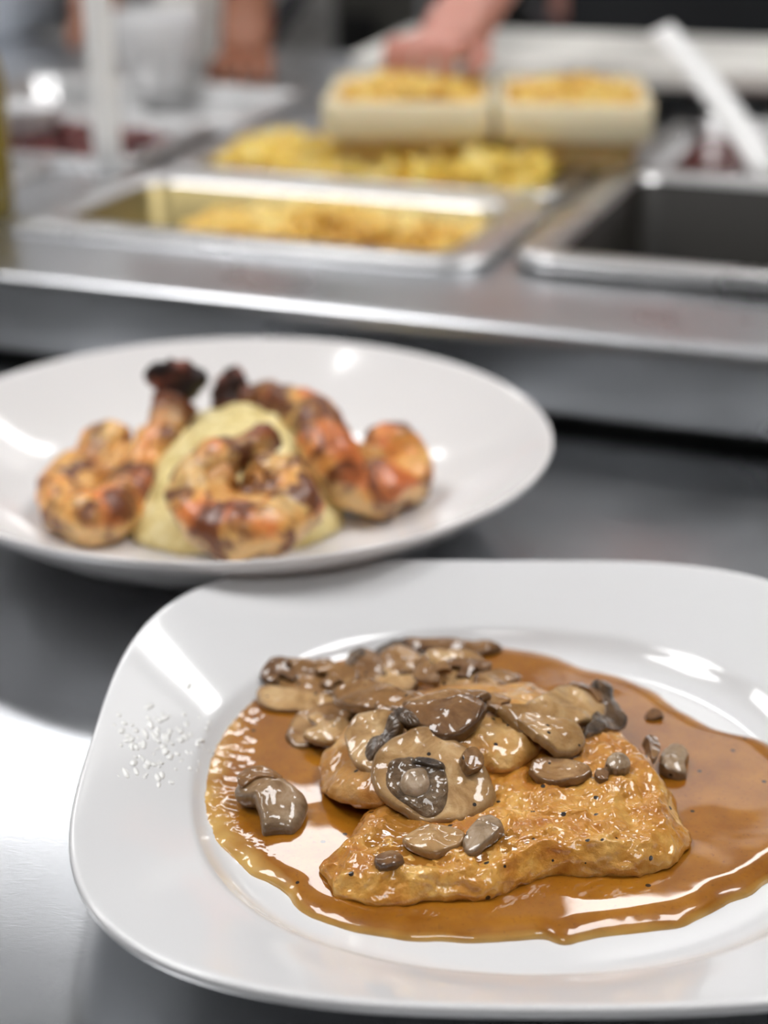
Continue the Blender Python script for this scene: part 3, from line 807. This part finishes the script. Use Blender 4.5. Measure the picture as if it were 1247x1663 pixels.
# oily droplets smeared on the left rim
pl = bpy.data.objects['square_plate']
pt = BVHTree.FromPolygons([pl.matrix_basis @ v.co for v in pl.data.vertices], [tuple(p.vertices) for p in pl.data.polygons])
bm = bmesh.new()
eye = Vector((0, 0, CAM_H))
for k in range(110):
    q = (random.gauss(262, 42), random.gauss(1205, 30))
    if q[0] < 185 or q[0] > 345: continue
    r_ = pt.ray_cast(eye, (at(q[0], q[1], 0.02)-eye).normalized())
    if r_[0] is None: continue
    rr = random.uniform(0.0004, 0.0012); nn = r_[1].normalized()
    if nn.z < 0: nn = -nn
    qm = nn.to_track_quat('Z', 'Y').to_matrix().to_4x4()
    ret = bmesh.ops.create_uvsphere(bm, u_segments=12, v_segments=8, radius=1, matrix=Matrix.Translation(r_[0]) @ qm @ Matrix.Rotation(random.uniform(-.4, .4), 4, 'Z') @ Matrix.Diagonal((rr*random.uniform(1, 2.6), rr, rr*0.35, 1)))
oo = obj('oil_droplets', bm, simple('clear_oil', (0.80, 0.80, 0.78), 0.05, coat=1.0))
tag(oo, 'clear greasy droplets smeared on the left rim of the square plate', 'droplets', kind='stuff')
# a speck of sauce on the rim
sp = lump('sauce_speck', [at(x, y, .0262) for x, y in ((137, 1247), (142, 1244), (147, 1250), (150, 1256), (143, 1257))], simple('orange_sauce', (0.55, 0.2, 0.03), 0.3), None,
          lambda s, x, y: .0262+.0006*edge_round(s, .3), lambda s, x, y: .0235, 6, 20)
tag(sp, 'tiny orange sauce speck on the left rim of the square plate', 'sauce')

# ------------------------------------------------------------------ shrimp and mash on the round plate
m, nt, b = new_mat('grilled_shrimp')
c = ramp(nt, tex_noise(nt, 42, 3, 0.5), [(0.36, (0.80, 0.50, 0.18)), (0.48, (0.78, 0.37, 0.09)), (0.58, (0.74, 0.22, 0.05)), (0.70, (0.56, 0.14, 0.035))])
ch = ramp(nt, tex_noise(nt, 48, 4, 0.6, None, 0.8), [(0.44, (0, 0, 0)), (0.55, (0.95, 0.95, 0.95))])
ua = nt.nodes.new('ShaderNodeAttribute'); ua.attribute_name = 'under'
c = mixc(nt, ramp(nt, ua.outputs['Fac'], [(0.38, (0, 0, 0)), (0.62, (0.85, 0.85, 0.85))]), c, (0.80, 0.54, 0.24))
ba = nt.nodes.new('ShaderNodeAttribute'); ba.attribute_name = 'burn'
c = mixc(nt, ramp(nt, ba.outputs['Fac'], [(0.1, (0, 0, 0)), (0.9, (0.9, 0.9, 0.9))]), c, (0.09, 0.022, 0.010))
c = mixc(nt, ch, c, (0.13, 0.032, 0.008))
nt.links.new(c, b.inputs['Base Color']); setp(b, rough=0.42, coat=0.3, coat_rough=0.15, sss=0.1, sss_s=0.003)
bump(nt, b, tex_noise(nt, 120, 3), 0.6, 0.0015)
M['shrimp'] = m
M['shrimp_pale'] = food_mat('shrimp_pale', [(0.38, (0.16, 0.05, 0.012)), (0.47, (0.56, 0.24, 0.055)), (0.60, (0.74, 0.42, 0.14)), (0.72, (0.82, 0.60, 0.30))], 70)
M['char'] = food_mat('charred_tail', [(0.35, (0.010, 0.008, 0.008)), (0.52, (0.05, 0.02, 0.015)), (0.66, (0.30, 0.06, 0.02))], 60)

def shrimp(path_px, radii, tail_dir, label, ts=1.0, fill=0.80):
    P0 = [at(x, y, z) for x, y, z in path_px]
    n = 64
    pts = catmull([tuple(p) for p in P0], n, closed=False)
    rr = []
    for i in range(n+1):
        t = i/n*(len(radii)-1); k = min(int(t), len(radii)-2); f = t-k
        r = radii[k]*(1-f)+radii[k+1]*f
        ph = (i/n*6) % 1.0                      # overlapping shell segments
        r *= 1.22*(1+0.13*(1-ph))
        if i > n-5: r *= math.sqrt(max(0.05, (n-i+0.6)/5.6))
        rr.append(r)
    base = Vector((sum(p.x for p in pts)/len(pts), sum(p.y for p in pts)/len(pts), min(p.z for p in pts)-max(radii)))
    root = empty('grilled_shrimp', base); tag(root, label, 'shrimp', 'grilled shrimp on the round plate')
    bm = bmesh.new(); tube_bm(bm, [p-base for p in pts], rr, 28, 0.95, nz=0.0026, nscale=75)
    o = obj('body', bm, M['shrimp'], root)
    a_ = o.data.attributes.new('under', 'FLOAT', 'POINT')
    for v in o.data.vertices: a_.data[v.index].value = max(0, min(1, 0.5-0.75*v.normal.z))
    a_ = o.data.attributes.new('burn', 'FLOAT', 'POINT')
    for v in o.data.vertices: a_.data[v.index].value = max(0, 1-(v.index//28)/14) if v.index < 28*65 else 0
    # pale inner flesh along the belly of the curl
    c = sum(pts, Vector())/len(pts)
    bm = bmesh.new()
    inn = [p+(c-p).normalized()*rr[i]*0.55-Vector((0, 0, rr[i]*0.30)) for i, p in enumerate(pts)][12:]
    tube_bm(bm, [p-base for p in inn], [r*fill for r in rr[12:]], 20, 0.9, nz=0.0006, nscale=140)
    obj('belly_flesh', bm, M['shrimp_pale'], root)
    # tail fan: four blades
    tp = pts[0]; td = Vector(tail_dir).normalized()
    side = td.cross(Vector((0, -1, 0.3))).normalized()
    bm = bmesh.new()
    for k, a in enumerate((-34, -12, 12, 34)):
        d = (td*math.cos(R(a))+side*math.sin(R(a))).normalized()
        L = 0.017
        path = [tp-base+d*L*ts*q for q in (-0.15, 0.1, 0.4, 0.7, 0.9, 1.0)]
        tube_bm(bm, path, [q*ts for q in (0.0030, 0.0042, 0.0055, 0.0058, 0.0044, 0.001)], 12, 0.45, up=side.cross(td), nz=0.0030, nscale=170)
    obj('tail', bm, M['char'], root)
    return root
shrimp([(285, 652, .050), (272, 680, .044), (256, 720, .036), (238, 765, .028), (205, 812, .022), (150, 842, .021), (108, 822, .021), (108, 782, .024), (148, 757, .028), (172, 725, .033), (192, 700, .035)],
       [.0074, .0074, .0080, .0086, .0092, .0094, .0092, .0086, .0082, .0084, .0084], (0.12, 0.1, 1), 'grilled shrimp at left of the mash, charred tail pointing up', 1.15, 0.95)
shrimp([(440, 712, .056), (410, 728, .055), (352, 752, .050), (316, 795, .042), (338, 845, .036), (402, 862, .034), (462, 843, .036), (480, 805, .042), (440, 775, .046), (400, 785, .044)],
       [.0050, .0062, .0078, .0088, .0090, .0092, .0090, .0085, .0085, .0085], (-1, 0.1, -0.1), 'tightly curled browned shrimp resting on the front of the mash', 0.5, 1.1)
shrimp([(400, 648, .044), (450, 652, .046), (512, 680, .048), (535, 735, .040), (565, 782, .028), (615, 796, .022), (655, 780, .022), (660, 745, .028), (625, 722, .034), (590, 715, .036)],
       [.0058, .0064, .0082, .0088, .0092, .0098, .0092, .0084, .0078, .0072], (-1, 0.2, 0.35), 'grilled shrimp at right of the mash, its charred tail lying behind', 1.0, 0.95)

m, nt, b = new_mat('pale_mash')
c = ramp(nt, tex_noise(nt, 130, 4, 0.6), [(0.35, (0.64, 0.49, 0.17)), (0.55, (0.84, 0.70, 0.33)), (0.7, (0.90, 0.80, 0.50))])
nt.links.new(c, b.inputs['Base Color']); setp(b, rough=0.5)
bump(nt, b, tex_noise(nt, 240, 4), 0.7, 0.002)
mo = [at(x, y, .013) for x, y in ((215, 868), (225, 800), (262, 745), (330, 722), (420, 715), (500, 735), (545, 775), (560, 820), (540, 860), (480, 882), (390, 892), (290, 890))]
mc = at(400, 805, .013)
def m_top(s, x, y): return 0.012+0.037*max(0, (1-s**2.2))**0.8+0.0025*fbm((x, y, 1), 70, 4)*(1-s*.5)
mash = lump('mash_mound', mo, m, None, m_top, lambda s, x, y: 0.0105, 40, 200, origin=(mc.x, mc.y), disp=rough_disp(.0015, 90, 1))
tag(mash, 'mound of pale yellow grainy mash in the middle of the round plate', 'mash')

# ------------------------------------------------------------------ utensils in the pans
def flat_bar(bm, path, widths, thick, side):
    rows = []
    n = len(path)
    for i, p in enumerate(path):
        t = (path[min(i+1, n-1)]-path[max(i-1, 0)]).normalized()
        nn = t.cross(side).normalized()
        h = widths[i]/2
        rows.append([bm.verts.new(p+side*a*h+nn*b*thick/2) for a, b in ((-1, -.4), (-.8, -1), (.8, -1), (1, -.4), (1, .4), (.8, 1), (-.8, 1), (-1, .4))])
    grid_faces(bm, rows); bm.faces.new(rows[0]); bm.faces.new(rows[-1])

def ladle(foot, headtop, w0, w1, label, handle_mat, bowl_r=0.026, tip=None):
    root = empty('serving_spoon', foot); tag(root, label, 'spoon', 'serving spoons in the pans')
    d = headtop-foot
    path = [d*(k/10)+Vector((0, 0, 0.006*math.sin(math.pi*k/10))) for k in range(11)]
    bm = bmesh.new()
    side = d.cross(Vector((0, 1, 0))).normalized()
    side = Vector((1, 0, 0))-d.normalized()*d.normalized().x; side.normalize()
    flat_bar(bm, path, [w0+(w1-w0)*k/10 for k in range(11)], 0.004, side)
    obj('handle', bm, handle_mat, root)
    bm = bmesh.new()
    rows = []
    for j in range(9):
        a = math.pi/2*j/8
        rows.append([bm.verts.new((bowl_r*math.cos(a)*math.cos(2*math.pi*k/28), bowl_r*math.cos(a)*math.sin(2*math.pi*k/28), -bowl_r*0.55*math.sin(a)+0.004)) for k in range(28)])
    grid_faces(bm, rows)
    o = obj('bowl', bm, M['pan_steel'], root); o.modifiers.new('thickness', 'SOLIDIFY').thickness = 0.0012
    return root
M['white_handle'] = simple('white_handle', (0.88, 0.88, 0.87), 0.4)
f1 = at(178, 292, 0.048)
ladle(f1, f1+Vector((-0.008, 0.03, 0.30)), 0.019, 0.021, 'pale upright serving spoon handle rising at the left of the steam table', M['white_handle'], 0.018)
f2 = at(1252, 288, 0.045); h2 = at(1072, 48, 0.135)
ladle(f2, h2, 0.021, 0.021, 'serving spoon leaning diagonally out of the dark red sauce pan', M['white_handle'])

# white board at the back right, the hand rests on it
bl, brr = at(570, 88, 0.095), at(1400, 122, 0.095)
ang = math.atan2(brr.y-bl.y, brr.x-bl.x)
t = empty('back_shelf', (bl.x, bl.y, UT), ang); tag(t, 'low steel shelf behind the steam table under the white board', 'shelf')
BL = (brr-bl).length
bm = bmesh.new(); box_bm(bm, 0.02, BL, 0.01, 0.16, 0.02, 0.026)
obj('shelf_plate', bm, M['dark_steel'], t, False)
for u in (0.04, BL*0.5, BL-0.03):
    bm = bmesh.new(); box_bm(bm, u, u+0.01, 0.02, 0.15, 0, 0.02); obj('bracket', bm, M['dark_steel'], t, False)
bm = bmesh.new(); box_bm(bm, 0, BL, 0, 0.19, 0, 0.018)
o = obj('cutting_board', bm, M['white_plastic'], None, False); bevel(o, 0.004)
o.location = (bl.x, bl.y, UT+0.026); o.rotation_euler = (0, 0, ang)
tag(o, 'long white cutting board at the back right under the resting hand', 'cutting board')

# things at the far left
def lathe(name, prof, mat, parent=None, seg=40):
    bm = bmesh.new()
    rows = [[bm.verts.new((r*math.cos(2*math.pi*k/seg), r*math.sin(2*math.pi*k/seg), z)) for k in range(seg)] for r, z in prof]
    grid_faces(bm, rows); bm.faces.new(rows[0]); bm.faces.new(rows[-1])
    return obj(name, bm, mat, parent)
bp = at(-22, 350, UT)
t = empty('oil_bottle', bp); tag(t, 'olive yellow oil bottle cut off by the left edge of the photo', 'bottle')
lathe('body', [(0.0165, 0), (0.018, 0.003), (0.018, 0.085), (0.015, 0.098), (0.008, 0.108), (0.007, 0.125)], simple('oil', (0.23, 0.17, 0.03), 0.2), t)
lathe('cap', [(0.0085, 0.120), (0.009, 0.123), (0.009, 0.138), (0.007, 0.141)], M['dark_steel'], t)
bq = at(42, 195, UT+0.018)
o = lathe('white_cup', [(0.010, 0), (0.014, 0.001), (0.022, 0.012), (0.027, 0.028), (0.0275, 0.029), (0.026, 0.029), (0.021, 0.013), (0.012, 0.003)], M['porcelain'])
o.location = (bq.x, bq.y, UT+0.0005); tag(o, 'small white cup among the pans at the far left', 'cup')
bq = at(8, 48, UT)
o = lathe('storage_tub', [(0.060, 0), (0.064, .002), (0.072, .10), (0.075, .105), (0.075, .115), (0.070, .115), (0.066, .10), (0.058, .006)], simple('pale_blue_plastic', (0.70, 0.76, 0.84), 0.35), None)
o.location = (bq.x, bq.y, UT+0.0005); tag(o, 'pale bluish round tub in the top left corner of the photo', 'tub')
# steel and white bowls in front of the cook
for (px, py, rr, hh, mt, lb) in ((255, 148, 0.040, 0.066, 'porcelain', 'white bowl in front of the cook in white'), (325, 100, 0.044, 0.080, 'white_plastic', 'off-white deli tub at right of the white bowl')):
    q = at(px, py, UT)
    o = lathe('mixing_bowl' if mt == 'porcelain' else 'deli_tub', [(rr*.55, 0), (rr*.6, .002), (rr*.85, hh*.45), (rr, hh), (rr*.97, hh+.001), (rr*.93, hh-.002), (rr*.8, hh*.45), (rr*.5, .006)], M[mt])
    o.location = (q.x, q.y, UT+0.0005); tag(o, lb, 'bowl' if mt == 'porcelain' else 'tub')

# ------------------------------------------------------------------ back equipment
t = empty('back_range', (0.9, 3.6, -0.9)); tag(t, 'dark cooking range against the back wall', 'range')
bm = bmesh.new(); box_bm(bm, -0.8, 0.9, -0.3, 0.5, 0, 0.92); bevel(obj('body', bm, M['dark_steel'], t, False), 0.01)
bm = bmesh.new(); box_bm(bm, -0.65, 0.75, -0.33, -0.305, 0.25, 0.75); o = obj('oven_door', bm, simple('black_enamel', (0.02, 0.02, 0.02), 0.3), t, False)
bm = bmesh.new(); tube_bm(bm, [Vector((-0.55, -0.36, 0.7)), Vector((0.65, -0.36, 0.7))], [0.012, 0.012], 16); obj('door_handle', bm, M['pan_steel'], o)
t = empty('back_cabinet', (-0.75, 3.6, -0.9)); tag(t, 'grey steel cabinet against the back wall at left', 'cabinet')
bm = bmesh.new(); box_bm(bm, -1.2, 0.82, -0.3, 0.5, 0, 0.88); bevel(obj('body', bm, simple('grey_panel', (0.16, 0.155, 0.14), 0.45), t, False), 0.01)
bm = bmesh.new(); box_bm(bm, -1.22, 0.84, -0.33, 0.5, 0.88, 0.92); obj('worktop', bm, M['pan_steel'], t, False)
for k in range(3):
    bm = bmesh.new(); box_bm(bm, -1.1+0.63*k, -0.52+0.63*k, -0.32, -0.303, 0.1, 0.82); o = obj('door', bm, M['dark_steel'], t, False)
    bm = bmesh.new(); tube_bm(bm, [Vector((-0.6+0.63*k, -0.34, 0.4)), Vector((-0.6+0.63*k, -0.34, 0.6))], [0.008, 0.008], 12); obj('door_handle', bm, M['pan_steel'], o)

# ------------------------------------------------------------------ people behind the steam table
def skin_mesh(name, verts, edges, radii, mat, parent, root=0, sub=2, offset=Vector()):
    me = bpy.data.meshes.new(name)
    me.from_pydata([tuple(Vector(v)-offset) for v in verts], edges, [])
    o = link(name, me, None, parent)
    me.skin_vertices or None
    bpy.context.view_layer.objects.active = o
    o.modifiers.new('skin', 'SKIN')
    sv = me.skin_vertices[0].data if me.skin_vertices else None
    for i, r in enumerate(radii):
        rr = r if isinstance(r, tuple) else (r, r)
        sv[i].radius = rr
        sv[i].use_root = (i == root)
    s = o.modifiers.new('subdivision', 'SUBSURF'); s.levels = sub; s.render_levels = sub
    dg = bpy.context.evaluated_depsgraph_get()
    ev = o.evaluated_get(dg)
    nm = bpy.data.meshes.new_from_object(ev)
    o.modifiers.clear(); o.data = nm
    nm.name = name
    nm.materials.clear(); nm.materials.append(mat)
    for p in nm.polygons: p.use_smooth = True
    return o

def person(x, y, hands, elbows, skin, shirt, apron, label, zf=-0.9, hair=(0.02, 0.015, 0.01), sleeve=0.45, hs=0.72, aw=78):
    root = empty('person', (x, y, zf)); tag(root, label, 'person')
    off = Vector((x, y, zf))
    V = []; E = []; Rr = []
    def add(p, r, par=None):
        V.append(Vector(p)); Rr.append(r)
        if par is not None: E.append((par, len(V)-1))
        return len(V)-1
    pel = add((x, y, zf+0.93), (0.15, 0.11))
    ches = add((x, y, zf+1.13), (0.14, 0.10), pel)
    up = add((x, y, zf+1.36), (0.15, 0.10), ches)
    nk = add((x, y-0.01, zf+1.47), 0.055, up)
    jaw = add((x, y-0.03, zf+1.54), (0.065, 0.075), nk)
    hd = add((x, y-0.025, zf+1.62), (0.078, 0.095), jaw)
    add((x, y-0.015, zf+1.70), (0.055, 0.065), hd)
    nose = None
    for s in (-1, 1):
        hip = add((x+s*0.10, y, zf+0.84), 0.085, pel)
        kn = add((x+s*0.11, y-0.01, zf+0.48), 0.058, hip)
        an = add((x+s*0.115, y+0.01, zf+0.08), 0.038, kn)
        add((x+s*0.12, y-0.12, zf+0.035), (0.04, 0.03), an)
    arms = {}
    for s in (-1, 1):
        sh = add((x+s*0.19, y, zf+1.38), 0.055, up)
        el = add(elbows[s], 0.040, sh)
        hp = Vector(hands[s]); ev = Vector(elbows[s])
        wr = add(hp+(ev-hp).normalized()*0.075, 0.024, el)
        pm = add(hp+(ev-hp).normalized()*0.03*hs, (0.036*hs, 0.020*hs), wr)
        fd = (hp-ev); fd.z = 0; fd = fd.normalized() if fd.length > 1e-3 else Vector((0, -1, 0))
        lat = Vector((-fd.y, fd.x, 0))
        for k in range(4):
            L = (0.058, 0.068, 0.064, 0.050)[k]*hs
            b0 = hp+fd*0.012*hs+lat*(k-1.5)*0.021*hs+Vector((0, 0, 0.008))
            a = add(b0, 0.0105*hs, pm); b_ = add(b0+fd*L*0.5+Vector((0, 0, 0.004)), 0.0098*hs, a)
            add(b0+fd*L*0.55-Vector((0, 0, 0.016)), 0.0085*hs, b_)
        a = add(hp-fd*0.02-lat*s*0.036*hs+Vector((0, 0, 0.002)), 0.011*hs, pm)
        add(hp+fd*0.012-lat*s*0.044*hs-Vector((0, 0, 0.006)), 0.009*hs, a)
        arms[s] = (V[sh].copy(), ev, V[wr].copy())
    skin_mesh('body', V, E, Rr, skin, root, 0, 2, off)
    # face parts
    for s in (-1, 1):
        bm = bmesh.new(); bmesh.ops.create_uvsphere(bm, u_segments=12, v_segments=8, radius=0.012)
        o = obj('eye', bm, simple('eye_white', (0.75, 0.74, 0.7), 0.2), root); o.location = (s*0.030, -0.112, 1.635)
        bm = bmesh.new(); bmesh.ops.create_uvsphere(bm, u_segments=10, v_segments=8, radius=0.022)
        o = obj('ear', bm, skin, root); o.scale = (0.35, 0.7, 1.2); o.location = (s*0.084, -0.02, 1.62)
    bm = bmesh.new(); bmesh.ops.create_cone(bm, segments=10, radius1=0.018, radius2=0.007, depth=0.045, cap_ends=True)
    o = obj('nose', bm, skin, root); o.location = (0, -0.125, 1.60); o.rotation_euler = (R(-18), 0, 0)
    bm = bmesh.new(); bmesh.ops.create_uvsphere(bm, u_segments=12, v_segments=8, radius=0.02)
    o = obj('mouth', bm, simple('lips', (0.35, 0.12, 0.1), 0.4), root); o.scale = (1.2, 0.5, 0.35); o.location = (0, -0.105, 1.562)
    bm = bmesh.new(); bmesh.ops.create_uvsphere(bm, u_segments=24, v_segments=16, radius=0.1)
    bmesh.ops.delete(bm, geom=[v for v in bm.verts if v.co.z < 0.0 and v.co.y < 0.03 or v.co.z < -0.04], context='VERTS')
    o = obj('hair', bm, simple('hair', hair, 0.6), root); o.scale = (0.90, 1.08, 1.0); o.location = (0, -0.01, 1.645)
    # shirt with sleeves
    V = [Vector((x, y, zf+0.84)), Vector((x, y, zf+1.13)), Vector((x, y, zf+1.37)), Vector((x, y-0.005, zf+1.45))]
    Rr = [(0.18, 0.135), (0.165, 0.125), (0.175, 0.12), (0.07, 0.07)]; E = [(0, 1), (1, 2), (2, 3)]
    for s in (-1, 1):
        sh, ev, wr = arms[s]
        i = len(V); V += [sh, sh.lerp(ev, 0.55), ev, ev.lerp(wr, sleeve)] ; Rr += [0.072, 0.060, 0.054, 0.050]
        E += [(2, i), (i, i+1), (i+1, i+2), (i+2, i+3)]
    skin_mesh('shirt', V, E, Rr, shirt, root, 1, 2, off)
    V = [Vector((x+s*0.10, y, zf+z)) for s in (-1, 1) for z in (0.86, 0.48, 0.10)]
    V = [Vector((x, y, zf+0.93))]+V
    skin_mesh('trousers', V, [(0, 1), (1, 2), (2, 3), (0, 4), (4, 5), (5, 6)], [(0.155, 0.12), 0.10, 0.075, 0.065, 0.10, 0.075, 0.065], simple('trousers', (0.03, 0.03, 0.035), 0.8), root, 0, 2, off)
    # apron: curved sheet wrapped round the front
    bm = bmesh.new(); rows = []
    for j in range(15):
        z = 0.50+j*0.055
        wd = aw if z < 1.0 else aw-max(0, (z-1.0))*aw*1.9
        rows.append([bm.verts.new(((0.215)*math.sin(R(wd*(i/12-1)))*1.0, -0.172*math.cos(R(wd*(i/12-1)))-0.004, z)) for i in range(25)])
    grid_faces(bm, rows, False)
    o = obj('apron', bm, apron, root); o.modifiers.new('thickness', 'SOLIDIFY').thickness = 0.003
    return root
skinA = simple('skin_brown', (0.36, 0.15, 0.085), 0.5, sss=0.1, sss_s=0.01)
skinB = simple('skin_pink', (0.62, 0.30, 0.24), 0.5, sss=0.1, sss_s=0.01)
white_cloth = simple('white_cloth', (0.68, 0.68, 0.67), 0.85)
light_cloth = simple('light_cloth', (0.55, 0.54, 0.52), 0.85)
black_cloth = simple('black_cloth', (0.022, 0.024, 0.027), 0.85)
hl = at(160, 62, 0.075); hr = at(398, 118, 0.060)
person(-0.28, 2.55, {-1: hl, 1: hr}, {-1: hl+Vector((-0.035, 0.22, 0.17)), 1: hr+Vector((0.008, 0.10, 0.24))}, skinA, white_cloth, light_cloth,
       'person in white shirt and pale apron working with both hands behind the pans at left', sleeve=0.0)
h2 = at(715, 95, 0.118)
person(0.36, 2.16, {-1: h2, 1: at(1500, 95, 0.118)}, {-1: h2+Vector((0.115, 0.16, 0.15)), 1: Vector((0.66, 2.06, 0.20))}, skinB, white_cloth, black_cloth,
       'person in white sleeves and black apron resting a hand on the white board', sleeve=0.3, aw=45)
